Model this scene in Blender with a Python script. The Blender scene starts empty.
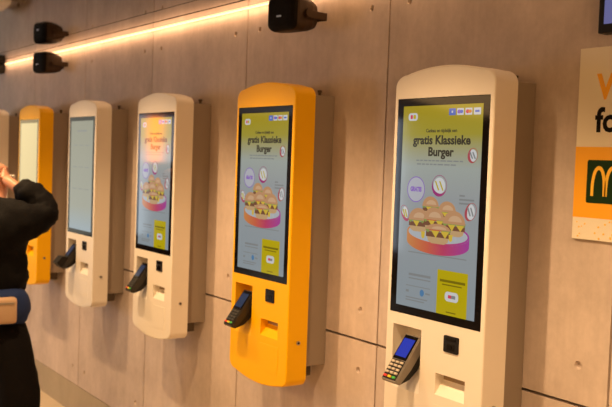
import bpy, bmesh, math, random
from mathutils import Vector, Matrix
random.seed(4)
SC = bpy.context.scene
COL = SC.collection

# ------------------------------------------------------------------ camera
cam_d = bpy.data.cameras.new('camera'); cam = bpy.data.objects.new('camera', cam_d); COL.objects.link(cam)
yaw, pitch, roll = 0.9768, -0.0469, 0.0356
F = Vector((-math.sin(yaw)*math.cos(pitch), math.cos(yaw)*math.cos(pitch), math.sin(pitch)))
R0 = Vector((math.cos(yaw), math.sin(yaw), 0)); U0 = R0.cross(F)
R = R0*math.cos(roll)+U0*math.sin(roll); U = U0*math.cos(roll)-R0*math.sin(roll)
M = Matrix((R, U, -F)).transposed().to_4x4(); M.translation = Vector((0, -2.25, 1.8245))
cam.matrix_world = M
cam_d.sensor_width = 36; cam_d.sensor_fit = 'HORIZONTAL'; cam_d.lens = 918.47*36/612
cam_d.clip_start = .05
cam_d.dof.use_dof = True; cam_d.dof.focus_distance = 3.1; cam_d.dof.aperture_fstop = 4.5
SC.camera = cam
# ------------------------------------------------------------------ world, lights, exposure
SC.view_settings.view_transform = 'Standard'; SC.view_settings.look = 'None'
SC.view_settings.exposure = -0.07; SC.view_settings.gamma = 1.0
SC.view_settings.use_curve_mapping = False
w = bpy.data.worlds.new('world'); SC.world = w; w.use_nodes = True
w.node_tree.nodes['Background'].inputs[0].default_value = (1, .68, .42, 1)
w.node_tree.nodes['Background'].inputs[1].default_value = .1
WARM = (1, .64, .32)
def area(name, loc, target, sx, sy, power, color):
    d = bpy.data.lights.new(name, 'AREA'); d.shape = 'RECTANGLE'; d.size = sx; d.size_y = sy
    d.energy = power; d.color = color
    o = bpy.data.objects.new(name, d); COL.objects.link(o); o.location = loc
    o.rotation_euler = (Vector(target)-Vector(loc)).to_track_quat('-Z', 'Y').to_euler()
    return o
def spot(name, loc, target, power, color, size=110, rad=.028, blend=.6):
    d = bpy.data.lights.new(name, 'SPOT'); d.energy = power; d.color = color
    d.spot_size = math.radians(size); d.spot_blend = blend; d.shadow_soft_size = rad
    o = bpy.data.objects.new(name, d); COL.objects.link(o); o.location = loc
    o.rotation_euler = (Vector(target)-Vector(loc)).to_track_quat('-Z', 'Y').to_euler()
    return o
area('ceiling_lamp_area', (-3.0, -3.6, 2.5), (-3.0, -3.2, 0), 7.5, 2.2, 165, (1, .60, .26))
area('right_warm_area', (1.6, -2.4, 2.45), (-2.5, -.2, 1.0), 1.6, 1.6, 52, (1, .55, .20))  # broad warm light from the right, its source unseen
area('led_wash', (-4.35, -.022, 2.546), (-4.35, -.012, 0), 7.2, .012, 8, (1, .56, .27))
for x in (-7.67, -6.59, -5.52, -4.44, -3.35, -2.245, -1.15):
    spot('downlight', (x, -1.08, 2.53), (x, -.42, .85), 98, WARM, size=96, blend=.9)

# ------------------------------------------------------------------ materials
def nt(m):
    m.use_nodes = True; return m.node_tree, m.node_tree.nodes['Principled BSDF']
def srgb(r, g, b):
    f = lambda c: (c/255/12.92 if c/255 <= .04045 else ((c/255+.055)/1.055)**2.4)
    return (f(r), f(g), f(b))
def pm(name, col, rough=.5, metal=0, emis=None, es=1, spec=.5, noise=0, nscale=60, bump=0, coat=0):
    m = bpy.data.materials.new(name); t, b = nt(m)
    b.inputs['Base Color'].default_value = (*col, 1); b.inputs['Roughness'].default_value = rough
    b.inputs['Metallic'].default_value = metal; b.inputs['Specular IOR Level'].default_value = spec
    b.inputs['Coat Weight'].default_value = coat
    if emis: b.inputs['Emission Color'].default_value = (*emis, 1); b.inputs['Emission Strength'].default_value = es
    if noise or bump:
        tc = t.nodes.new('ShaderNodeTexCoord'); n = t.nodes.new('ShaderNodeTexNoise')
        n.inputs['Scale'].default_value = nscale; n.inputs['Detail'].default_value = 4
        t.links.new(tc.outputs['Object'], n.inputs['Vector'])
        if noise:
            mx = t.nodes.new('ShaderNodeMix'); mx.data_type = 'RGBA'
            mx.inputs[6].default_value = (*[c*(1-noise) for c in col], 1)
            mx.inputs[7].default_value = (*[min(1, c*(1+noise)) for c in col], 1)
            t.links.new(n.outputs['Fac'], mx.inputs[0]); t.links.new(mx.outputs[2], b.inputs['Base Color'])
        if bump:
            bp = t.nodes.new('ShaderNodeBump'); bp.inputs['Strength'].default_value = bump; bp.inputs['Distance'].default_value = .01
            t.links.new(n.outputs['Fac'], bp.inputs['Height']); t.links.new(bp.outputs[0], b.inputs['Normal'])
    return m
def wall_material(name, ca, cb, seam0, pitch_):
    m = bpy.data.materials.new(name); t, b = nt(m); N = t.nodes; L = t.links
    b.inputs['Roughness'].default_value = .55; b.inputs['Specular IOR Level'].default_value = .35
    g = N.new('ShaderNodeNewGeometry')
    def noise(scale, vec, det=5, rough=.6):
        mp = N.new('ShaderNodeMapping'); mp.inputs['Scale'].default_value = vec
        n = N.new('ShaderNodeTexNoise'); n.inputs['Scale'].default_value = scale
        n.inputs['Detail'].default_value = det; n.inputs['Roughness'].default_value = rough
        L.new(g.outputs['Position'], mp.inputs[0]); L.new(mp.outputs[0], n.inputs['Vector']); return n
    streak = noise(1, (45, 1, 1.2)); blotch = noise(1, (3.1, 1, 2.2), 8, .72); fine = noise(1, (30, 30, 30), 3)
    sx = N.new('ShaderNodeSeparateXYZ'); L.new(g.outputs['Position'], sx.inputs[0])
    a = N.new('ShaderNodeMath'); a.operation = 'SUBTRACT'; a.inputs[1].default_value = seam0; L.new(sx.outputs[0], a.inputs[0])
    d = N.new('ShaderNodeMath'); d.operation = 'DIVIDE'; d.inputs[1].default_value = pitch_; L.new(a.outputs[0], d.inputs[0])
    fl = N.new('ShaderNodeMath'); fl.operation = 'FLOOR'; L.new(d.outputs[0], fl.inputs[0])
    wn = N.new('ShaderNodeTexWhiteNoise'); wn.noise_dimensions = '1D'; L.new(fl.outputs[0], wn.inputs['W'])
    def ma(op, x, y):
        q = N.new('ShaderNodeMath'); q.operation = op
        for i, v in enumerate((x, y)):
            if isinstance(v, (int, float)): q.inputs[i].default_value = v
            else: L.new(v, q.inputs[i])
        return q.outputs[0]
    s = ma('ADD', ma('MULTIPLY', streak.outputs['Fac'], .22), ma('MULTIPLY', blotch.outputs['Fac'], 1.25))
    s = ma('ADD', s, ma('MULTIPLY', wn.outputs['Value'], .16)); s = ma('ADD', s, ma('MULTIPLY', fine.outputs['Fac'], .25))
    r = N.new('ShaderNodeMapRange'); r.inputs[1].default_value = .62; r.inputs[2].default_value = 1.22; L.new(s, r.inputs[0])
    mx = N.new('ShaderNodeMix'); mx.data_type = 'RGBA'; mx.inputs[6].default_value = (*ca, 1); mx.inputs[7].default_value = (*cb, 1)
    L.new(r.outputs[0], mx.inputs[0]); L.new(mx.outputs[2], b.inputs['Base Color'])
    bp = N.new('ShaderNodeBump'); bp.inputs['Strength'].default_value = .12; bp.inputs['Distance'].default_value = .004
    L.new(s, bp.inputs['Height']); L.new(bp.outputs[0], b.inputs['Normal'])
    return m
S0, SP = -7.163, 1.091
M_wall = wall_material('fibre_cement', (.43, .352, .312), (.70, .585, .53), S0, SP)
M_base = wall_material('plinth_cement', (.36, .30, .22), (.46, .39, .29), S0, SP)
M_gap = pm('joint_black', (.012, .01, .009), .8)
M_mirror = pm('glossy_ceiling_panel', (.36, .34, .33), .035, 1)
M_ceil = pm('ceiling_paint', (.55, .5, .45), .8)
M_floor = pm('floor_tile', (.62, .52, .40), .35, noise=.12, nscale=4)
M_room = pm('room_wall_paint', (.22, .15, .10), .7, noise=.1, nscale=3)
M_white = pm('white_powder_coat', (.86, .80, .72), .42, noise=.015, nscale=30)
M_yellow = pm('yellow_powder_coat', (.95, .50, .001), .42, spec=.2, noise=.015, nscale=30)
M_house = pm('beige_grey_housing', (.30, .245, .20), .45, noise=.03, nscale=8)
M_black = pm('black_glass_bezel', (.005, .004, .004), .06, spec=.35)
M_blackp = pm('black_plastic', (.012, .010, .009), .5, spec=.2, bump=.1, nscale=400)
M_brown = pm('dark_bronze_plastic', (.040, .022, .011), .55, spec=.2)
M_grille = pm('speaker_grille', (.007, .005, .004), .7, spec=.12, bump=.6, nscale=900)
M_chrome = pm('brushed_metal', (.5, .48, .45), .3, 1)
M_darkm = pm('dark_metal', (.03, .025, .022), .4, .6)
M_term = pm('silver_grey_plastic', (.25, .22, .19), .4, spec=.3)
M_termd = pm('charcoal_plastic', (.018, .017, .017), .45, spec=.2)
M_key = pm('light_key_rubber', (.55, .48, .40), .6)
M_keyd = pm('dark_key_rubber', (.05, .05, .05), .6)
M_red = pm('red_key', (.75, .03, .03), .5); M_yel = pm('yellow_key', (.85, .6, .02), .5); M_grn = pm('green_key', (.06, .5, .08), .5)
def screen(name, col, es=1.0, rough=.07):
    return pm(name, (.01, .01, .01), rough, 0, col, es, spec=.5)
M_sblue = screen('terminal_blue_display', (.01, .035, .42)); M_sdim = screen('terminal_dim_display', (.012, .03, .075))
M_led = pm('led_diffuser', (.9, .8, .6), .5, emis=(1, .60, .30), es=3.0)

# ------------------------------------------------------------------ helpers
def mesh_obj(name, bm, mats, parent=None, smooth=False, loc=None):
    me = bpy.data.meshes.new(name); bm.normal_update(); bm.to_mesh(me); bm.free()
    for m in (mats if isinstance(mats, (list, tuple)) else [mats]): me.materials.append(m)
    if smooth:
        for p in me.polygons: p.use_smooth = True
    o = bpy.data.objects.new(name, me); COL.objects.link(o)
    if parent: o.parent = parent
    if loc: o.location = loc
    return o
def thing(name, label, cat, loc=(0, 0, 0), group=None):
    o = bpy.data.objects.new(name, None); COL.objects.link(o); o.location = loc; o.empty_display_size = .1
    o['label'] = label; o['category'] = cat
    if group: o['group'] = group
    return o
def tag(o, label, cat, group=None):
    o['label'] = label; o['category'] = cat
    if group: o['group'] = group
    return o
def struct(o): o['kind'] = 'structure'; return o
def box(bm, x0, x1, y0, y1, z0, z1, bev=0, mi=0, mat=None):
    vs = [bm.verts.new(Vector((x, y, z))) for x in (x0, x1) for y in (y0, y1) for z in (z0, z1)]
    fs = [bm.faces.new([vs[i] for i in q]) for q in ((0, 1, 3, 2), (4, 6, 7, 5), (0, 4, 5, 1), (2, 3, 7, 6), (0, 2, 6, 4), (1, 5, 7, 3))]
    for f in fs: f.material_index = mi
    if bev:
        es = {e for f in fs for e in f.edges}
        r = bmesh.ops.bevel(bm, geom=list(es), offset=bev, segments=3, affect='EDGES', profile=.5)
        vs = list({v for f in r['faces'] for v in f.verts} | {v for v in vs if v.is_valid})
        for v in vs:
            for f in v.link_faces: f.material_index = mi
    if mat: bmesh.ops.transform(bm, matrix=mat, verts=vs)
    return vs
def prism(bm, pts, y0, y1, mi=0):
    """polygon in x,z extruded along y from y0 (front) to y1"""
    a = [bm.verts.new((x, y0, z)) for x, z in pts]; b = [bm.verts.new((x, y1, z)) for x, z in pts]
    n = len(pts); fs = [bm.faces.new(a), bm.faces.new(b[::-1])]
    for i in range(n): fs.append(bm.faces.new((a[i], b[i], b[(i+1) % n], a[(i+1) % n])))
    for f in fs: f.material_index = mi
    return a, b, fs
def prism_x(bm, pts, x0, x1):
    a = [bm.verts.new((x0, y, z)) for y, z in pts]; b = [bm.verts.new((x1, y, z)) for y, z in pts]
    n = len(pts); bm.faces.new(a); bm.faces.new(b[::-1])
    for i in range(n): bm.faces.new((a[i], b[i], b[(i+1) % n], a[(i+1) % n]))
    bmesh.ops.recalc_face_normals(bm, faces=bm.faces)
def cyl(bm, c, axis, r, h, seg=24, r2=None, mi=0):
    axis = Vector(axis).normalized(); q = axis.to_track_quat('Z', 'Y').to_matrix().to_4x4()
    q.translation = Vector(c)
    before = set(bm.faces)
    bmesh.ops.create_cone(bm, cap_ends=True, segments=seg, radius1=r, radius2=r if r2 is None else r2, depth=h, matrix=q)
    for f in set(bm.faces)-before: f.material_index = mi
def rrect(cx, cz, w_, h_, r, n=6):
    out = []
    for sx, sz, a0 in ((1, 1, 0), (-1, 1, 90), (-1, -1, 180), (1, -1, 270)):
        for i in range(n+1):
            a = math.radians(a0+90*i/n)
            out.append((cx+sx*(w_/2-r)+r*math.cos(a), cz+sz*(h_/2-r)+r*math.sin(a)))
    return out
def apply_mods(o):
    dg = bpy.context.evaluated_depsgraph_get(); dg.update()
    me = bpy.data.meshes.new_from_object(o.evaluated_get(dg)); o.modifiers.clear(); o.data = me; return o
def boolean(o, cutters):
    for c in cutters:
        md = o.modifiers.new('cut', 'BOOLEAN'); md.operation = 'DIFFERENCE'; md.object = c; md.solver = 'EXACT'
    apply_mods(o)
    for c in cutters: bpy.data.objects.remove(c)
    return o
def copy_tree(o, parent=None):
    c = o.copy(); COL.objects.link(c); c.parent = parent
    for ch in list(o.children): copy_tree(ch, c)
    return c

# ------------------------------------------------------------------ the room
CEIL = 2.552; XL, XR = -8.6, 3.0; YF = -6.5
def wall_back():
    bm = bmesh.new(); g = .0042
    xs = [XL]+[S0+SP*i for i in range(0, 9)]+[XR]
    for a, b in zip(xs, xs[1:]):
        for z0, z1 in ((.2085, 1.104), (1.1145, CEIL)):
            box(bm, a+g, b-g, 0, .03, z0, z1)
    o = struct(mesh_obj('wall_back', bm, M_wall))
    c = bmesh.new()
    for i in range(0, 9):
        for s in (-1, 1):
            for z in (2.436, 1.109+.122, 1.109-.122, .328):
                cyl(c, (S0+SP*i+s*.115, 0, z), (0, 1, 0), .018, .024, 16, r2=.009)
    cut = mesh_obj('cut', c, M_wall)
    boolean(o, [cut])
    o['kind'] = 'structure'
    bk = bmesh.new(); box(bk, XL, XR, .03, .2, 0, CEIL+.1)
    b = mesh_obj('wall_backing', bk, M_gap, o)
wall_back()
bm = bmesh.new(); xs = [XL]+[S0+SP*i+.0 for i in range(0, 9)]+[XR]
box(bm, XL, XR, 0, .03, 0, .2045)
struct(mesh_obj('baseboard_back', bm, M_base))
bm = bmesh.new(); box(bm, -14.2, XR, YF, .2, -.1, 0); struct(mesh_obj('floor', bm, M_floor))
bm = bmesh.new()
box(bm, XL, XR, -.115, .0, CEIL, CEIL+.03); box(bm, XL, XR, -.279, -.128, CEIL, CEIL+.03); box(bm, XL, XR, -1.75, -.286, CEIL, CEIL+.03)
struct(mesh_obj('ceiling', bm, M_mirror))
bm = bmesh.new(); box(bm, -14.2, XR, YF, -1.75, CEIL, CEIL+.1); box(bm, -14.2, XL, -1.75, .2, CEIL, CEIL+.1)
struct(mesh_obj('ceiling', bm, M_ceil))
bm = bmesh.new(); box(bm, XL, XR, -1.75, .2, CEIL+.031, CEIL+.1); struct(mesh_obj('ceiling', bm, M_gap))
bm = bmesh.new(); box(bm, XR, XR+.1, YF, .2, 0, CEIL); struct(mesh_obj('wall_right', bm, M_room))
bm = bmesh.new(); box(bm, -14.2, XR, YF-.1, YF, 0, CEIL); struct(mesh_obj('wall_front', bm, M_room))
# far end wall with its window front
bm = bmesh.new()
box(bm, -14.2, -14.1, YF, -5.6, 0, CEIL); box(bm, -14.2, -14.1, -.9, .2, 0, CEIL)
box(bm, -14.2, -14.1, -5.6, -.9, 0, .5); box(bm, -14.2, -14.1, -5.6, -.9, 2.48, CEIL)
struct(mesh_obj('wall_left', bm, M_room))
bm = bmesh.new(); box(bm, -14.2, XL, .1, .2, 0, CEIL); struct(mesh_obj('wall_far', bm, M_room))
def win(i, x0, x1, y0, y1, z0, z1, col, es):
    bm = bmesh.new(); box(bm, x0, x1, y0, y1, z0, z1)
    return struct(mesh_obj('window_%d' % i, bm, pm('tinted_window_glow', (.02, .02, .02), .6, emis=col, es=es)))
w1 = win(1, -14.19, -14.17, -2.85, -.9, .5, 2.48, (1, .76, .40), 2.2)  # unseen panes, tints shaped for what each kiosk screen reflects
w2 = win(2, -14.19, -14.17, -3.95, -2.85, .5, 2.48, (.95, .92, .75), .8)
w3 = win(3, -14.19, -14.17, -5.6, -3.95, .5, 2.48, (.75, .88, 1.0), 1.9)
for wn, ys in ((w1, (-2.85, -1.9, -.98)), (w2, (-3.95,)), (w3, (-5.6, -5.1))):
    bm = bmesh.new()
    for y in ys: box(bm, -14.17, -14.08, y-.04, y+.04, .5, 2.48)
    mesh_obj('window_frame', bm, M_darkm, wn)
bm = bmesh.new(); box(bm, -14.07, -14.05, -4.74, -4.50, 1.0, 2.46)
mesh_obj('orange_reflection_panel', bm, pm('orange_reflection_glow', (.5, .15, .02), .7, emis=(1, .25, .03), es=12), w3)  # glowing panel added for the orange reflection in a kiosk screen
bm = bmesh.new(); box(bm, -13.2, -13.1, -5.9, -4.1, 0, 1.72, bev=.01); struct(mesh_obj('unseen_divider', bm, M_darkm))  # unseen dark divider added to darken the lower part of a screen reflection
w4 = win(4, -12.4, -9.9, YF+.001, YF+.02, .6, 2.45, (.78, .88, 1.0), 6)  # glowing pane added as cool daylight fill, clear of the screen reflections
bm = bmesh.new()
for x in (-12.38, -11.15, -9.95): box(bm, x, x+.05, YF+.02, YF+.07, .6, 2.45)
mesh_obj('window_frame', bm, M_darkm, w4)
# dark end post of the panelled wall
bm = bmesh.new(); box(bm, XL-.14, XL, -.10, .2, 0, CEIL, bev=.004); struct(mesh_obj('trim_1', bm, M_darkm))

# LED strip in the wall/ceiling corner
bm = bmesh.new(); box(bm, -7.98, -.6, -.0065, -.001, CEIL-.0065, CEIL-.001, bev=.001)
tag(mesh_obj('led_strip_light', bm, M_led), 'glowing warm LED strip running along the top edge of the panelled wall', 'light')

# ------------------------------------------------------------------ text helper
def text_bm(body, size, cx, cz, y, bold=0.0, sx=1.0, align='CENTER', space=1.0, depth=.0002):
    cu = bpy.data.curves.new('t', 'FONT'); cu.body = body; cu.size = size; cu.offset = bold
    cu.align_x = align; cu.align_y = 'CENTER'; cu.space_character = space; cu.space_line = .95; cu.resolution_u = 3
    cu.extrude = depth
    o = bpy.data.objects.new('t', cu); COL.objects.link(o)
    dg = bpy.context.evaluated_depsgraph_get(); dg.update()
    me = bpy.data.meshes.new_from_object(o.evaluated_get(dg))
    bm = bmesh.new(); bm.from_mesh(me)
    bpy.data.objects.remove(o); bpy.data.curves.remove(cu); bpy.data.meshes.remove(me)
    for v in bm.verts:
        x, z, d = v.co.x*sx, v.co.y, v.co.z
        v.co = (cx+x, y-d, cz+z)
    return bm

# ------------------------------------------------------------------ kiosk
# local frame: x=0 at the right edge of the glass, y=0 wall plane, z world height
FY = -.2165                       # front face
SHELL_D = .0977
CX = -.2195
def shell_outline():
    hw = .2375; pts = []
    def corner(sx, top):
        # superellipse-like corner + arch
        out = []
        zc = 2.085 if top else .925
        ex = hw; rz = (2.127-2.085) if top else (.925-.884)
        rx = .055
        for i in range(9):
            a = math.pi/2*i/8
            out.append((CX+sx*(ex-rx+rx*math.cos(a)), zc+(rz*math.sin(a))*(1 if top else -1)))
        return out
    def arch(top):
        out = []; x0 = hw-.055
        for i in range(1, 16):
            t = 1-2*i/16
            x = x0*t; b = .022*(1-t*t)
            out.append((CX+x, 2.127+b if top else .884-b))
        return out
    pts += corner(1, True)+arch(True)+[(2*CX-x, z) for x, z in [(p[0], p[1]) for p in corner(1, True)][::-1]]
    low = corner(1, False)
    pts += [(2*CX-x, z) for x, z in low]+[(2*CX-x, z) for x, z in arch(False)]+low[::-1]
    return pts
def build_shell():
    bm = bmesh.new()
    a, b, fs = prism(bm, shell_outline(), FY, FY+SHELL_D)
    bmesh.ops.recalc_face_normals(bm, faces=bm.faces)
    es = [e for e in fs[0].edges]
    bmesh.ops.bevel(bm, geom=es, offset=.006, segments=4, affect='EDGES', profile=.5)
    o = mesh_obj('front_shell', bm, M_white)
    def cut(f):
        c = bmesh.new(); f(c); return mesh_obj('cut', c, M_white)
    y0 = FY-.01
    # card-terminal niche: deep at the top, running out at the bottom
    c1 = cut(lambda c: prism_x(c, [(y0, 1.273), (FY+.075, 1.273), (FY+.07, 1.235), (FY-.0005, 1.055), (y0, 1.055)], -.418, -.272))
    # receipt slot: deep lip at the top and a sloped tray
    c2 = cut(lambda c: prism_x(c, [(y0, 1.146), (FY+.035, 1.146), (FY+.035, 1.118), (FY-.0005, 1.074), (y0, 1.074)], -.195, -.057))
    # pocket for the glass
    c3 = cut(lambda c: prism(c, [(-.4395, 1.3135), (.0005, 1.3135), (.0005, 2.0465), (-.4395, 2.0465)], y0, FY+.012))
    for c in (c1, c2, c3):
        b_ = bmesh.new(); b_.from_mesh(c.data); bmesh.ops.recalc_face_normals(b_, faces=b_.faces); b_.to_mesh(c.data); b_.free()
    boolean(o, [c1, c2, c3])
    return o
U_ = lambda u: -.408+u*.380
V_ = lambda v: 2.02-v*.678
AR = .380/.678
class Art:
    def __init__(s, parent): s.p = parent; s.n = 0
    def poly(s, bm, pts, lay, mi=0):
        y = FY-.0004-.0003*lay
        f = bm.faces.new([bm.verts.new((U_(u), y, V_(v))) for u, v in pts]); f.material_index = mi
        if f.normal.length == 0: f.normal_update()
        f.normal_update()
        if f.normal.y > 0: f.normal_flip()
    def ell(s, bm, u, v, ru, rv, lay, mi=0, a0=0, a1=360, n=28, rot=0):
        pts = []
        cl = abs(a1-a0) < 360
        for i in range(n+(1 if cl else 0)):
            a = math.radians(a0+(a1-a0)*i/n)
            x, z = ru*math.cos(a), rv*math.sin(a)*1/AR*AR
            xr = x*math.cos(rot)-z*AR*0-0
            pts.append((u+x, v-z))
        s.poly(bm, pts, lay, mi)
    def ring(s, bm, u, v, ru, rv, w0, lay, mi=0, rot=0, n=32, k=None):
        y = FY-.0004-.0003*lay; vo, vi = [], []
        for i in range(n):
            a = 2*math.pi*i/n
            for lst, d in ((vo, 0), (vi, w0 if k is None else w0*k(a))):
                x = (ru-d)*.38*math.cos(a); z = (rv*.678-d*.38)*math.sin(a)
                X = x*math.cos(rot)-z*math.sin(rot); Z = x*math.sin(rot)+z*math.cos(rot)
                lst.append(bm.verts.new((U_(u)+X, y, V_(v)+Z)))
        for i in range(n):
            f = bm.faces.new((vo[i], vo[(i+1) % n], vi[(i+1) % n], vi[i])); f.material_index = mi; f.normal_update()
            if f.normal.y > 0: f.normal_flip()
    def add(s, name, bm, mats): return mesh_obj(name, bm, mats, s.p)
def grad_screen(name, stops, axis='z', lo=1.342, hi=2.02):
    m = screen(name, (1, 1, 1)); t = m.node_tree; b = t.nodes['Principled BSDF']
    tc = t.nodes.new('ShaderNodeTexCoord'); sx = t.nodes.new('ShaderNodeSeparateXYZ'); mr = t.nodes.new('ShaderNodeMapRange')
    cr = t.nodes.new('ShaderNodeValToRGB')
    t.links.new(tc.outputs['Object'], sx.inputs[0]); t.links.new(sx.outputs[2 if axis == 'z' else 0], mr.inputs[0])
    mr.inputs[1].default_value = lo; mr.inputs[2].default_value = hi
    t.links.new(mr.outputs[0], cr.inputs[0]); t.links.new(cr.outputs[0], b.inputs['Emission Color'])
    el = cr.color_ramp.elements
    el[0].position, el[0].color = stops[0][0], (*stops[0][1], 1); el[1].position, el[1].color = stops[-1][0], (*stops[-1][1], 1)
    for p_, c_ in stops[1:-1]: e = el.new(p_); e.color = (*c_, 1)
    return m
YEL = (.33, .245, .004); PALE = (.265, .285, .29)
A_bg = grad_screen('display_yellow_to_grey', [(0, (.225, .265, .29)), (.55, PALE), (.70, (.30, .33, .30)), (.86, (.31, .26, .03)), (1, YEL)])
A_dark = screen('print_dark', (.035, .03, .02)); A_grey = screen('print_grey', (.19, .20, .20)); A_white = screen('print_white', (.52, .52, .52))
A_yel = screen('print_yellow', (.42, .325, .0)); A_blue = screen('print_blue', (.07, .13, .45)); A_purp = screen('print_purple', (.22, .11, .42))
A_red = screen('print_red', (.55, .04, .08)); A_or = screen('print_orange', (.6, .18, .02)); A_mag = screen('print_magenta', (.40, .03, .24))
A_bun = screen('print_bun', (.44, .23, .11)); A_bunl = screen('print_bun_light', (.52, .32, .18)); A_bunb = screen('print_bun_base', (.46, .29, .14))
A_pat = screen('print_patty', (.15, .06, .03)); A_let = screen('print_lettuce', (.20, .26, .06)); A_tom = screen('print_tomato', (.45, .06, .03)); A_che = screen('print_cheese', (.55, .38, .04))
A_plate = grad_screen('print_plate_rim', [(0, (.50, .20, .05)), (.35, (.50, .10, .05)), (.6, (.42, .04, .10)), (1, (.30, .04, .26))], 'x', -.37, -.06)
A_ring = grad_screen('print_ring_rim', [(0, (.36, .05, .10)), (.4, (.27, .02, .16)), (1, (.36, .06, .06))], 'x', -.37, -.06)
def promo_art(scr):
    A = Art(scr)
    def rr(bm, u, v, wu, wv, r, lay, mi=0):
        A.poly(bm, [((x+.408)/.380, (2.02-z)/.678) for x, z in rrect(U_(u), V_(v), wu*.38, wv*.678, r)], lay, mi)
    bm = bmesh.new(); rr(bm, .134, .054, .125, .038, .011, 1); rr(bm, .115, .054, .03, .02, .003, 2, 1); rr(bm, .155, .054, .035, .02, .003, 2, 2)
    A.add('logo_pill', bm, [A_white, A_red, A_yel])
    for u, mats, parts in ((.637, [A_blue], 0), (.733, [A_white, A_purp, A_blue], 1), (.833, [A_white, A_red, A_or], 1), (.933, [A_white, A_blue], 2)):
        bm = bmesh.new(); rr(bm, u, .0345, .082, .032, .002, 1)
        if parts == 1: A.ell(bm, u-.013, .0345, .022, .0095, 2, 1); A.ell(bm, u+.016, .0345, .020, .0085, 3, 2)
        if parts == 2: rr(bm, u, .0345, .05, .010, .001, 2, 1)
        if parts == 0: mats = [A_blue, A_white]; rr(bm, u, .0345, .018, .010, .001, 2, 1)
        A.add('payment_icon', bm, mats)
    y1 = FY-.0009
    A.add('headline', text_bm('gratis Klassieke\nBurger', .0405, U_(.51), V_(.198), y1, .0013, 1.09), A_dark)
    A.add('small_heading', text_bm('Cadeau en tijdelijk een', .0165, U_(.51), V_(.123), y1, .0003, .98), A_dark)
    bm = bmesh.new()
    for u0, u1, v in ((.20, .79, .268), (.21, .74, .286)):
        u = u0
        while u < u1-.02:
            l = random.uniform(.03, .075); A.poly(bm, [(u, v-.003), (min(u+l, u1), v-.003), (min(u+l, u1), v+.003), (u, v+.003)], 1); u += l+.012
    A.add('small_print', bm, A_grey)
    bm = bmesh.new(); A.ring(bm, .211, .412, .118, .064, .008, 1); A.ell(bm, .211, .412, .108, .059, 0.5, 1); A.add('badge_ring', bm, [A_purp, screen('badge_fill', (.38, .38, .42))])
    A.add('badge_word', text_bm('GRATIS', .021, U_(.211), V_(.412), y1, .0012, .80), A_purp)
    for (u, v, ru, rv, rot) in ((.902, .239, .058, .036, -.5), (.513, .388, .095, .052, .35), (.905, .500, .062, .046, -.6), (.077, .535, .05, .045, .6)):
        bm = bmesh.new()
        def K(a): return 1+.9*math.cos(a-2.2)
        A.ell(bm, u, v, ru*.78, rv*.78, 1, 1)
        A.ring(bm, u, v, ru, rv, .030, 2, 0, rot, k=lambda a: .16+.84*max(0, math.cos(a+2.3)))
        for q in (-1, 1):
            uu = u+q*ru*.28; A.poly(bm, [(uu-.012-ru*.2, v-rv*.42), (uu+.004-ru*.2, v-rv*.46), (uu+.012+ru*.2, v+rv*.40), (uu-.004+ru*.2, v+rv*.44)], 3, 2)
        A.add('onion_ring_icon', bm, [A_ring, A_white, A_yel if u < .85 else A_grey])
    bm = bmesh.new()
    for v, u1 in ((.428, .83), (.446, .94), (.464, .90)): A.poly(bm, [(.765, v-.004), (u1, v-.004), (u1, v+.004), (.765, v+.004)], 1)
    A.add('code_caption', bm, A_grey)
    # plate
    bm = bmesh.new()
    cu, cv, ru, rv, dp = .51, .620, .395, .056, .046
    pts = []
    n = 30
    top = [(cu+ru*math.cos(math.pi+math.pi*i/n), cv-rv*math.sin(math.pi+math.pi*i/n)) for i in range(n+1)]
    for i in range(n):
        a, b = top[i], top[i+1]
        A.poly(bm, [a, b, (b[0], b[1]+dp), (a[0], a[1]+dp)], 1)
    A.ring(bm, cu, cv, ru, rv, .02, 3, 0)
    A.ell(bm, cu, cv, ru*.97, rv*.97, 2, 1)
    A.add('plate_picture', bm, [A_plate, screen('print_plate_top', (.36, .38, .40))])
    bl = [(.417, .492, .105), (.631, .512, .11), (.275, .565, .13), (.480, .555, .13), (.735, .566, .135), (.545, .602, .155)]
    for k, (u, v, r) in enumerate(bl):
        bm = bmesh.new(); a = r*AR; L0 = 4+k*5
        A.poly(bm, [(u-r*.92, v+.30*a), (u+r*.92, v+.30*a), (u+r*.80, v+.62*a), (u+r*.5, v+.74*a), (u-r*.5, v+.74*a), (u-r*.80, v+.62*a)], L0, 4)
        A.poly(bm, [(u-r*.98, v+.08*a), (u+r*.98, v+.08*a), (u+r*.98, v+.38*a), (u-r*.98, v+.38*a)], L0+1, 2)
        zig = [(u-r*1.02+2.04*r*i/10, v+(.16 if i % 2 else .02)*a) for i in range(11)]
        A.poly(bm, [(u-r*1.02, v-.12*a), (u+r*1.02, v-.12*a)]+zig[::-1], L0+2, 3)
        A.poly(bm, [(u-r*.55, v+.02*a), (u+r*.1, v+.02*a), (u-r*.15, v+.42*a)], L0+3, 5)
        if k > 2: A.poly(bm, [(u+r*.2, v+.02*a), (u+r*.9, v+.02*a), (u+r*.6, v+.40*a)], L0+3, 5)
        if k in (3, 5): A.poly(bm, [(u-r*.7, v-.1*a), (u+r*.3, v-.1*a), (u+r*.3, v+.04*a), (u-r*.7, v+.04*a)], L0+3, 6)
        hgt = .84 if k != 5 else .35
        A.ell(bm, u, v-.02*a, r, hgt*a, L0+4, 0, 0, 180, 20)
        A.ell(bm, u+r*.1, v-.22*a*hgt, r*.6, .45*hgt*a, L0+4.5, 1, 0, 180, 14)
        A.add('burger_picture', bm, [A_bun, A_bunl, A_pat, A_let, A_bunb, A_che, A_tom])
    for u in (.33, .68): bm = bmesh.new(); A.poly(bm, [(u, .615), (u+.05, .615), (u+.045, .643), (u+.02, .650), (u+.004, .640)], 31, 0); A.add('cheese_drip', bm, A_che)
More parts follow.
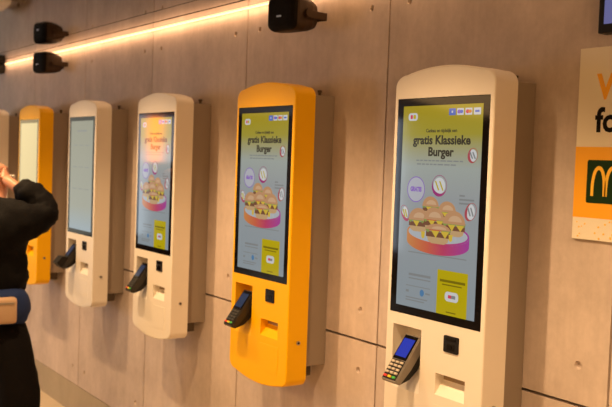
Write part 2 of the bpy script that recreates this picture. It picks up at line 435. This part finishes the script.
    bm = bmesh.new(); A.poly(bm, [(.14, .722), (.88, .722), (.88, .727), (.14, .727)], 1); A.add('divider_line', bm, A_grey)
    bm = bmesh.new()
    for u0, u1, v, h in ((.16, .45, .836, .006), (.16, .45, .855, .003), (.13, .17, .921, .006), (.39, .45, .920, .004), (.13, .42, .952, .003), (.13, .38, .965, .003), (.13, .45, .893, .002)):
        A.poly(bm, [(u0, v-h), (u1, v-h), (u1, v+h), (u0, v+h)], 1)
    A.add('info_text', bm, A_grey)
    bm = bmesh.new(); A.ell(bm, .345, .920, .028, .017, 1); A.add('info_icon', bm, screen('print_icon_blue', (.06, .17, .32)))
    bm = bmesh.new(); rr(bm, .722, .894, .372, .212, .003, 1); A.add('promo_box', bm, A_yel)
    bm = bmesh.new()
    ol = screen('print_olive', (.16, .12, .0))
    for u0, u1, v, h in ((.57, .88, .838, .006), (.60, .84, .856, .003), (.66, .78, .985, .003)): bm = bmesh.new(); A.poly(bm, [(u0, v-h), (u1, v-h), (u1, v+h), (u0, v+h)], 2); A.add('promo_text_line', bm, ol)
    bm = bmesh.new(); rr(bm, .722, .910, .165, .046, .0125, 2); rr(bm, .70, .910, .04, .016, .002, 3, 1); rr(bm, .745, .910, .05, .016, .002, 3, 2)
    A.add('promo_pill', bm, [A_white, A_red, A_grey])
A_menu = grad_screen('display_pale_menu', [(0, (.26, .33, .38)), (.22, (.28, .29, .24)), (1, (.24, .24, .18))])
A_cream = grad_screen('display_cream_reflection', [(0, (.40, .33, .17)), (1, (.52, .43, .22))])  # cream reflection put into the display's own glow
def menu_art(scr):
    A = Art(scr); bm = bmesh.new()
    A.poly(bm, [(.3, .085), (.72, .085), (.72, .098), (.3, .098)], 1)
    A.add('menu_heading', bm, A_grey)
    for r in range(3):
        for c in range(3): bm = bmesh.new(); A.poly(bm, [(.12+c*.28, .22+r*.2), (.3+c*.28, .22+r*.2), (.3+c*.28, .226+r*.2), (.12+c*.28, .226+r*.2)], 1); A.add('menu_text_line', bm, A_grey)
    for r in range(0):
        for c in range(3):
            bm = bmesh.new(); A.ell(bm, .21+c*.28, .33+r*.2, .07, .035, 1, 0); A.ell(bm, .21+c*.28, .322+r*.2, .05, .02, 2, 1); A.add('menu_item_picture', bm, [screen('print_tan', (.33, .25, .16)), A_grey])
SM = {}
shell_w = build_shell()
shell_y_mesh = shell_w.data.copy(); shell_y_mesh.materials.clear(); shell_y_mesh.materials.append(M_yellow)
def make_kiosk(colour, content):
    root = bpy.data.objects.new('ordering_kiosk', None); COL.objects.link(root)
    sh = bpy.data.objects.new('front_shell', shell_w.data if colour == 'white' else shell_y_mesh); COL.objects.link(sh); sh.parent = root
    # rear housing
    bm = bmesh.new(); box(bm, -.424, -.015, FY+SHELL_D, -.0005, .962, 2.096, bev=.003); mesh_obj('rear_housing', bm, M_house, root)
    bm = bmesh.new(); box(bm, -.36, -.075, -.118, -.03, .905, .9615, bev=.003); mesh_obj('lower_bracket', bm, M_darkm if False else pm('bracket_brown', (.10, .075, .055), .6), root)
    bm = bmesh.new(); cyl(bm, (-.075, -.035, 2.106), (0, 0, 1), .007, .02, 16); cyl(bm, (-.075, -.035, 2.117), (0, 0, 1), .010, .008, 16)
    mesh_obj('fixing_bolt', bm, pm('bolt_brown', (.09, .06, .035), .5, .4), root)
    # side lock
    bm = bmesh.new(); cyl(bm, (.0195, -.1633, 1.073), (1, 0, 0), .0085, .005, 20); cyl(bm, (.0225, -.1633, 1.073), (1, 0, 0), .0045, .004, 14, mi=1)
    mesh_obj('side_lock', bm, [M_chrome, M_darkm], root)
    # door
    bm = bmesh.new(); a, b, fs = prism(bm, rrect(-.126, .985, .150, .115, .004), FY-.0012, FY+.004)
    mesh_obj('service_door', bm, M_white if colour == 'white' else M_yellow, root)
    # glass
    bm = bmesh.new(); box(bm, -.439, 0, FY-.0004+.0004, FY+.0115, 1.314, 2.046, bev=.0015)
    for v in bm.verts: v.co.y = max(v.co.y, FY-.0002)
    gl = mesh_obj('screen', bm, M_black, root)
    bm = bmesh.new(); A = Art(gl); A.poly(bm, [(0, 0), (1, 0), (1, 1), (0, 1)], 0)
    A.add('display_picture', bm, {'promo': A_bg, 'menu': A_menu, 'cream': A_cream}[content])
    if content == 'promo': promo_art(gl)
    elif content == 'menu': menu_art(gl)
    # scanner
    bm = bmesh.new(); prism(bm, rrect(-.1245, 1.251, .068, .054, .005), FY-.004, FY+.004)
    bmesh.ops.recalc_face_normals(bm, faces=bm.faces)
    sc = mesh_obj('code_scanner', bm, M_blackp, root)
    bm = bmesh.new(); box(bm, -.146, -.103, FY-.0052, FY-.003, 1.262, 1.272, bev=.0008); box(bm, -.142, -.107, FY-.0052, FY-.003, 1.231, 1.253, bev=.001)
    mesh_obj('scanner_window', bm, M_black, sc)
    bm = bmesh.new(); cyl(bm, (-.1245, FY-.0055, 1.242), (0, 1, 0), .006, .002, 16); mesh_obj('scanner_lens', bm, M_black, sc)
    # slot back wall strip, its shade put into a darker tan
    bm = bmesh.new(); box(bm, -.190, -.062, FY+.0335, FY+.0348, 1.122, 1.143); mesh_obj('slot_shade_strip', bm, pm('slot_shadow_grey', (.32, .22, .12), .6), root)
    return root

# card terminal: built along local z (length), x width, -y its face, then tilted
def make_terminal(lit):
    root = bpy.data.objects.new('card_terminal', None); COL.objects.link(root)
    body = bmesh.new(); Lh, W2 = .090, .0405
    # side profile (y,z): thick upper part, tapering nose
    prof = [(-.018, -Lh+.003), (-.020, -.02), (-.022, Lh-.004), (-.017, Lh), (.008, Lh), (.016, Lh-.02), (.016, -.02), (.006, -Lh+.005), (-.008, -Lh)]
    prism_x(body, prof, -W2, W2)
    bmesh.ops.bevel(body, geom=[e for e in body.edges if abs(e.verts[0].co.x-e.verts[1].co.x) < 1e-5], offset=.0035, segments=2, affect='EDGES')
    parts = [('body', body, M_term)]
    s = bmesh.new(); box(s, -.034, .034, -.0245, -.019, -.008, Lh-.006, bev=.002)
    parts.append(('display_bezel', s, M_black))
    d = bmesh.new(); box(d, -.028, .028, -.0252, -.0240, .002, Lh-.020); parts.append(('display', d, M_sblue if lit else M_sdim))
    objs = [mesh_obj(n, b, m, root) for n, b, m in parts]
    d = bmesh.new(); box(d, -.034, .034, -.0212, -.0185, -.083, -.010, bev=.001); mesh_obj('keypad_plate', d, M_termd, root)
    kp = M_key if lit else M_keyd
    for r in range(5):
        for c in range(3):
            k = bmesh.new(); x = -.022+c*.022; z = -.0185-r*.0138
            if r == 4: z -= .001
            box(k, x-.0080, x+.0080, -.0250, -.0175, z-.0042, z+.0042, bev=.0018)
            col = kp
            if r == 4: col = (M_red, M_yel, M_grn)[c]
            mesh_obj('key', k, col, root)
    if lit:
        for o_ in list(root.children):
            pass
    back = bmesh.new(); prism_x(back, [(.010, -.080), (.032, -.050), (.042, -.01), (.038, .07), (.012, .07)], -.034, .034); mesh_obj('cradle', back, M_termd, root)
    arm = bmesh.new(); box(arm, -.012, .012, .040, .062, .005, .035, bev=.004); mesh_obj('mounting_arm', arm, M_termd, root)
    return root

spots = [-7.45, -6.372, -5.305, -4.221, -3.130, -2.025]
info = [('white', 'cream', 'white wall-mounted ordering kiosk at the far left end, cut off by the picture edge'),
        ('yellow', 'cream', 'yellow wall-mounted ordering kiosk behind the customer in black'),
        ('white', 'menu', 'white wall-mounted ordering kiosk right of the far yellow one, pale menu on screen'),
        ('white', 'promo', 'white wall-mounted burger kiosk with a yellow kiosk directly on its right'),
        ('yellow', 'promo', 'large yellow wall-mounted kiosk with burger promotion, centre of the wall'),
        ('white', 'promo', 'nearest, largest white wall-mounted kiosk, right beside the poster')]
cache = {}; roots = []
for (c, t, lab), x in zip(info, spots):
    if (c, t) not in cache: r = cache[(c, t)] = make_kiosk(c, t)
    else: r = copy_tree(cache[(c, t)])
    r.location = (x, 0, 0); roots.append(r); tag(r, lab, 'kiosk', 'ordering kiosks along the wall')
bpy.data.objects.remove(shell_w)
term_lab = [None, 'card payment terminal on the far yellow kiosk behind the customer',
            'card payment terminal with black keypad shield on the kiosk with pale menu',
            'dark card payment terminal on the white kiosk left of the big yellow one',
            'dark card payment terminal on the big yellow kiosk in the centre',
            'silver card payment terminal with lit blue display on the nearest white kiosk']
tt = {True: make_terminal(True), False: make_terminal(False)}
TL = Vector((-.332, -.234, 1.160))
used = set()
for i in range(1, 6):
    lit = i == 5
    r = tt[lit] if lit not in used else copy_tree(tt[lit]); used.add(lit)
    r.location = (spots[i]+TL.x, TL.y-.0, TL.z); r.rotation_euler = (math.radians(-36), math.radians(0), math.radians(-1))
    tag(r, term_lab[i], 'card reader', 'card terminals on the kiosks')
    if i == 2:
        b = bmesh.new(); prism_x(b, [(-.024, -.012), (-.055, -.03), (-.060, -.082), (-.020, -.09), (-.018, -.085), (-.0185, -.015)], -.042, .042)
        mesh_obj('keypad_shield', b, M_blackp, r)
# dark copies keep dark bodies
dark_body = None
for r in [o for o in COL.objects if o.name.startswith('card_terminal')]:
    for ch in r.children:
        if ch.name.startswith('body') and r['label'].find('blue display') < 0:
            if dark_body is None:
                dark_body = ch.data.copy(); dark_body.materials.clear(); dark_body.materials.append(pm('dark_grey_terminal', (.035, .03, .026), .4, spec=.3))
            ch.data = dark_body

# ------------------------------------------------------------------ speakers
def make_speaker():
    root = bpy.data.objects.new('wall_speaker', None); COL.objects.link(root)
    # body: local -y is the front; lofted rounded rectangles from front to back
    def loft(secs, name, mat):
        bm = bmesh.new(); rings = []
        for (y, w_, h_, r) in secs: rings.append([bm.verts.new((x, y, z)) for x, z in rrect(0, 0, w_, h_, r)])
        n = len(rings[0])
        for a, b in zip(rings, rings[1:]):
            for i in range(n): bm.faces.new((a[i], a[(i+1) % n], b[(i+1) % n], b[i]))
        bm.faces.new(rings[0]); bm.faces.new(rings[-1][::-1]); bmesh.ops.recalc_face_normals(bm, faces=bm.faces)
        return mesh_obj(name, bm, mat, root, smooth=False)
    loft([(-.060, .166, .142, .03), (-.045, .176, .150, .03), (-.01, .174, .148, .03), (.035, .162, .136, .035), (.075, .135, .108, .03), (.088, .09, .07, .02)], 'cabinet', M_brown)
    loft([(-.082, .10, .08, .02), (-.078, .14, .115, .03), (-.070, .164, .138, .03), (-.057, .172, .147, .03)], 'grille', M_grille)
    bm = bmesh.new(); box(bm, -.014, .014, -.0838, -.0820, -.020, -.013); mesh_obj('badge', bm, M_chrome, root)
    return root
def speaker_bracket(root, dx, dy):
    pass
sp_list = [(-3.285, -.1295, 2.436, 'black wall speaker with bracket, above and between the two nearest kiosks'),
           (-6.475, -.1295, 2.448, 'black wall speaker near the far left end of the glowing strip')]
s0 = make_speaker()
RZ = math.radians(10)
def add_bracket(root):
    bm = bmesh.new()
    for q in ((-.094, -.089), (.089, .094)):
        box(bm, q[0], q[1], -.014, .108, -.020, .012, bev=.002)
    box(bm, -.094, .094, .103, .108, -.020, .012, bev=.002)
    for sx in (-1, 1): cyl(bm, (sx*.098, -.004, 0), (1, 0, 0), .019, .010, 20)
    mesh_obj('bracket', bm, M_brown, root)
    bm = bmesh.new(); box(bm, -.06, .0, .108, .128, -.03, .02, bev=.003); mesh_obj('wall_plate', bm, M_brown, root)
add_bracket(s0)
for i, (x, y, z, lab) in enumerate(sp_list):
    r = s0 if i == 0 else copy_tree(s0)
    r.location = (x, y, z); r.rotation_euler = (0, 0, RZ)
    tag(r, lab, 'speaker', 'wall speakers under the glowing strip')

# ------------------------------------------------------------------ poster
pr = thing('wall_poster', 'cream and orange poster with dark green logo square, right of nearest kiosk', 'poster', (-1.861, 0, 1.617))
M_cream = pm('poster_cream', (.80, .73, .60), .5); M_por = pm('poster_orange', (.92, .42, .01), .5); M_pgr = pm('poster_green', (.008, .032, .008), .6, spec=.15)
M_pyel = pm('poster_yellow', (.95, .55, .03), .5); M_ink = pm('poster_ink', (.008, .007, .006), .7, spec=.1)
PW = .60
bm = bmesh.new(); box(bm, 0, PW, -.012, -.001, 0, .573, bev=.001); mesh_obj('board', bm, M_cream, pr)
bm = bmesh.new(); box(bm, .0005, PW-.0005, -.0128, -.0118, .066, .278); mesh_obj('orange_band', bm, M_por, pr)
bm = bmesh.new(); prism(bm, rrect(.115, .175, .135, .128, .006), -.0136, -.0125); bmesh.ops.recalc_face_normals(bm, faces=bm.faces); lg = mesh_obj('logo_square', bm, M_pgr, pr)
bm = bmesh.new()
def arch_m(bm, x0, x1, z0, z1, y0, y1):
    n = 12
    for a, b, s in ((x0, (x0+x1)/2, 1), ((x0+x1)/2, x1, 1)):
        c = (a+b)/2; ro = (b-a)/2
        outer, inner = [], []
        for i in range(n+1):
            t = math.pi*i/n; cx_, sz = math.cos(t), math.sin(t)
            outer.append((c-(ro+.003)*cx_, z0+(z1-z0)*sz**.62)); inner.append((c-(ro-.0075)*cx_, z0+(z1-z0-.012)*sz**.75))
        for i in range(n):
            q = [outer[i], outer[i+1], inner[i+1], inner[i]]
            f = bm.faces.new([bm.verts.new((x, y0, z)) for x, z in q]); f.normal_update()
            if f.normal.y > 0: f.normal_flip()
arch_m(bm, .066, .164, .132, .222, -.0139, -.0139)
mesh_obj('arched_logo', bm, M_pyel, lg)
mesh_obj('lettering', text_bm('W', .102, .070, .452, -.0125, .0035, .98, align='LEFT'), M_por, pr)
mesh_obj('lettering', text_bm('fo', .100, .068, .354, -.0125, .0028, 1.0, align='LEFT'), M_ink, pr)
bm = bmesh.new()
rs = random.Random(3)
for i in range(70):
    x, z = rs.uniform(.01, PW-.01), rs.uniform(.006, .060); cyl(bm, (x, -.0124, z), (0, 1, 0), rs.uniform(.002, .0035), .001, 8)
mesh_obj('dot_pattern', bm, M_pyel, pr)['kind'] = 'stuff'

# ------------------------------------------------------------------ wall screen top right
tv = thing('menu_screen', 'black framed screen with violet picture at the top right corner', 'screen', (-1.768, 0, 2.222))
bm = bmesh.new(); box(bm, 0, .55, -.055, -.012, 0, .32, bev=.004); mesh_obj('housing', bm, M_blackp, tv)
bm = bmesh.new(); box(bm, .022, .528, -.0565, -.0545, .026, .30); mesh_obj('display', bm, screen('violet_display', (.13, .13, .30)), tv)
bm = bmesh.new(); box(bm, .15, .40, -.012, -.0005, .08, .26); mesh_obj('wall_mount', bm, M_darkm, tv)

# ------------------------------------------------------------------ customer
def skin(name, verts, edges, mat, parent, sub=2, root_i=0, scale_y=1, disp=0):
    me = bpy.data.meshes.new(name); me.from_pydata([v[:3] for v in verts], edges, [])
    o = bpy.data.objects.new(name, me); COL.objects.link(o)
    md = o.modifiers.new('s', 'SKIN'); md.use_smooth_shade = True
    if not me.skin_vertices: me.skin_vertices.new()
    for i, v in enumerate(verts):
        r = v[3]; me.skin_vertices[0].data[i].radius = (r, v[4] if len(v) > 4 else r); me.skin_vertices[0].data[i].use_root = (i == root_i)
    sb = o.modifiers.new('sub', 'SUBSURF'); sb.levels = sub; sb.render_levels = sub
    if disp:
        tx = bpy.data.textures.new('wr', 'CLOUDS'); tx.noise_scale = .07
        dm = o.modifiers.new('d', 'DISPLACE'); dm.texture = tx; dm.strength = disp; dm.mid_level = .5
    apply_mods(o); o.data.materials.clear(); o.data.materials.append(mat); o.data.name = name
    for p in o.data.polygons: p.use_smooth = True; p.material_index = 0
    o.parent = parent; return o
M_skin = pm('skin', (.62, .30, .19), .5); M_jacket = pm('black_jacket', (.0045, .004, .0045), .8, bump=.35, nscale=60, spec=.12)
M_trouser = pm('black_trousers', (.004, .003, .003), .85, bump=.3, nscale=50, spec=.1); M_blue = pm('blue_shirt', (.004, .022, .11), .85, bump=.3, nscale=40)
M_hair = pm('dark_hair', (.02, .012, .008), .6, bump=.6, nscale=200); M_shoe = pm('black_shoe', (.02, .02, .02), .5); M_bag = pm('tan_bag', (.58, .40, .26), .6, bump=.1, nscale=80)
PX, PY = -5.0, -.82
pe = thing('person', 'person in black jacket and trousers with blue shirt hem, one elbow raised', 'person', (PX, PY, 0))
# local frame relative to (PX,PY,0): +x = picture right, +y towards the wall
sh_r, el_r, wr_r = (.06, 0.0, 1.46), (.05, .21, 1.48), (-.20, .08, 1.64)
sh_l, el_l, wr_l = (-.32, .02, 1.44), (-.50, .0, 1.19), (-.62, .10, .98)
hip_r, kn_r, an_r = (.07, 0, .84), (.255, .02, .50), (.38, -.04, .10)
hip_l, kn_l, an_l = (-.10, 0, .90), (-.16, .04, .50), (-.22, -.02, .10)
bv = [(-.02, 0, .98, .08, .075), (-.05, 0, 1.15, .10, .09), (-.11, 0, 1.34, .14, .11), (-.19, .0, 1.46, .08, .08), (-.29, .02, 1.53, .052), (-.355, .04, 1.60, .075, .085), (-.375, .045, 1.68, .085, .10), (-.38, .04, 1.75, .06, .075),
      (*sh_r, .058), (*el_r, .043), (*wr_r, .030), (*sh_l, .058), (*el_l, .043), (*wr_l, .030),
      (*hip_r, .055), (*kn_r, .058), (*an_r, .042), (.40, .10, .04, .036), (*hip_l, .055), (*kn_l, .058), (*an_l, .042), (-.25, .12, .04, .036)]
be = [(0, 1), (1, 2), (2, 3), (3, 4), (4, 5), (5, 6), (6, 7), (2, 8), (8, 9), (9, 10), (2, 11), (11, 12), (12, 13), (0, 14), (14, 15), (15, 16), (16, 17), (0, 18), (18, 19), (19, 20), (20, 21)]
def hand(verts, edges, wrist_i, wrist, d, side, spread, curl):
    d = Vector(d).normalized(); s = Vector(side).normalized(); nrm = d.cross(s).normalized()
    wv = Vector(wrist); p = wv+d*.05; b0 = len(verts)
    verts.append((*p, .030, .016)); edges.append((wrist_i, b0))
    pc = wv+d*.085; verts.append((*pc, .034, .013)); edges.append((b0, b0+1))
    for k, ln in enumerate((.062, .075, .070, .055)):
        off = s*((k-1.5)*.020); a = pc+off+d*.012; prev = b0+1
        for j in range(3):
            a = a+(d*math.cos(curl*(j+1))+nrm*math.sin(curl*(j+1)))*ln/3*1.0
            verts.append((*a, .0085-.0008*j)); edges.append((prev, len(verts)-1)); prev = len(verts)-1
    a = p-s*.03; prev = b0
    for j in range(2):
        a = a+(d*.7-s*.7+nrm*.3).normalized()*.03; verts.append((*a, .010-.001*j)); edges.append((prev, len(verts)-1)); prev = len(verts)-1
hand(bv, be, 10, wr_r, (-.8, -.15, .35), (.25, .1, .9), 1, .35)
hand(bv, be, 13, wr_l, (-.3, .25, -.9), (.95, -.1, 0), 1, .30)
skin('body', bv, be, M_skin, pe)
# face pieces
hd = Vector((-.375, .045, 1.67))
for s in (-1, 1):
    fc = bmesh.new(); bmesh.ops.create_uvsphere(fc, u_segments=10, v_segments=8, radius=.012, matrix=Matrix.Translation(hd+Vector((s*.032, .088, .0)))); mesh_obj('eye', fc, M_white, pe, True)
nb = bmesh.new(); bmesh.ops.create_cone(nb, cap_ends=True, segments=10, radius1=.017, radius2=.006, depth=.045, matrix=Matrix.Translation(hd+Vector((0, .102, -.025)))); mesh_obj('nose', nb, M_skin, pe, True)
mb = bmesh.new(); box(mb, hd.x-.022, hd.x+.022, hd.y+.082, hd.y+.096, hd.z-.072, hd.z-.062, bev=.004); mesh_obj('mouth', mb, pm('lips', (.4, .12, .1), .5), pe)
for s in (-1, 1):
    eb = bmesh.new(); bmesh.ops.create_uvsphere(eb, u_segments=10, v_segments=8, radius=.026, matrix=Matrix.Translation(hd+Vector((s*.088, .0, -.01))) @ Matrix.Diagonal((.35, .7, 1.15, 1))); mesh_obj('ear', eb, M_skin, pe, True)
skin('hair', [(-.375, .0, 1.62, .075, .07), (-.377, .01, 1.70, .095, .095), (-.38, .03, 1.76, .075, .085)], [(0, 1), (1, 2)], M_hair, pe, disp=.015)
jv = [(-.01, 0, .97, .150, .138), (-.045, 0, 1.18, .155, .135), (-.10, 0, 1.34, .175, .14), (-.16, 0, 1.45, .10, .10),
      (.05, 0, 1.45, .125), (.07, .11, 1.455, .115), (.065, .215, 1.475, .095), (0, .16, 1.58, .09), (-.12, .09, 1.625, .066),
      (-.31, .02, 1.43, .095), (-.50, .0, 1.20, .070), (-.60, .09, 1.02, .05)]
je = [(0, 1), (1, 2), (2, 3), (2, 4), (4, 5), (5, 6), (6, 7), (7, 8), (2, 9), (9, 10), (10, 11)]
skin('jacket', jv, je, M_jacket, pe, sub=3, disp=.045)
skin('shirt', [(0, 0, 1.10, .150, .13), (.0, 0, 1.0, .158, .142), (0.015, 0, .85, .160, .15)], [(0, 1), (1, 2)], M_blue, pe, disp=.02)
tv_ = [(0, 0, .98, .155, .12), (.0, 0, .90, .16, .125), (.09, 0, .80, .12), (.25, .02, .52, .122), (.38, -.03, .13, .09), (-.10, 0, .80, .115), (-.16, .04, .50, .09), (-.21, -.02, .13, .085)]
skin('trousers', tv_, [(0, 1), (1, 2), (2, 3), (3, 4), (1, 5), (5, 6), (6, 7)], M_trouser, pe, disp=.02)
for s, (ax, ay) in (('r', (.39, 0)), ('l', (-.225, .02))):
    sb = bmesh.new(); box(sb, ax-.048, ax+.048, ay-.09, ay+.19, .002, .085, bev=.03); mesh_obj('shoe', sb, M_shoe, pe, True)
bg = thing('waist_bag', 'small tan bag worn at the waist of the customer in black', 'bag', (PX, PY, 0))
bm = bmesh.new(); box(bm, .155, .212, -.15, .01, .915, 1.055, bev=.02); mesh_obj('pouch', bm, M_bag, bg, True)
bm = bmesh.new(); box(bm, .2105, .2145, -.13, -.01, 1.02, 1.031, bev=.001); mesh_obj('zip', bm, M_chrome, bg)

bm = bmesh.new(); box(bm, -8.20, -7.99, -.12, -.0005, 2.475, CEIL-.001, bev=.006)
tag(mesh_obj('junction_box', bm, M_blackp), 'dark box where the glowing strip ends at the far left', 'junction box')
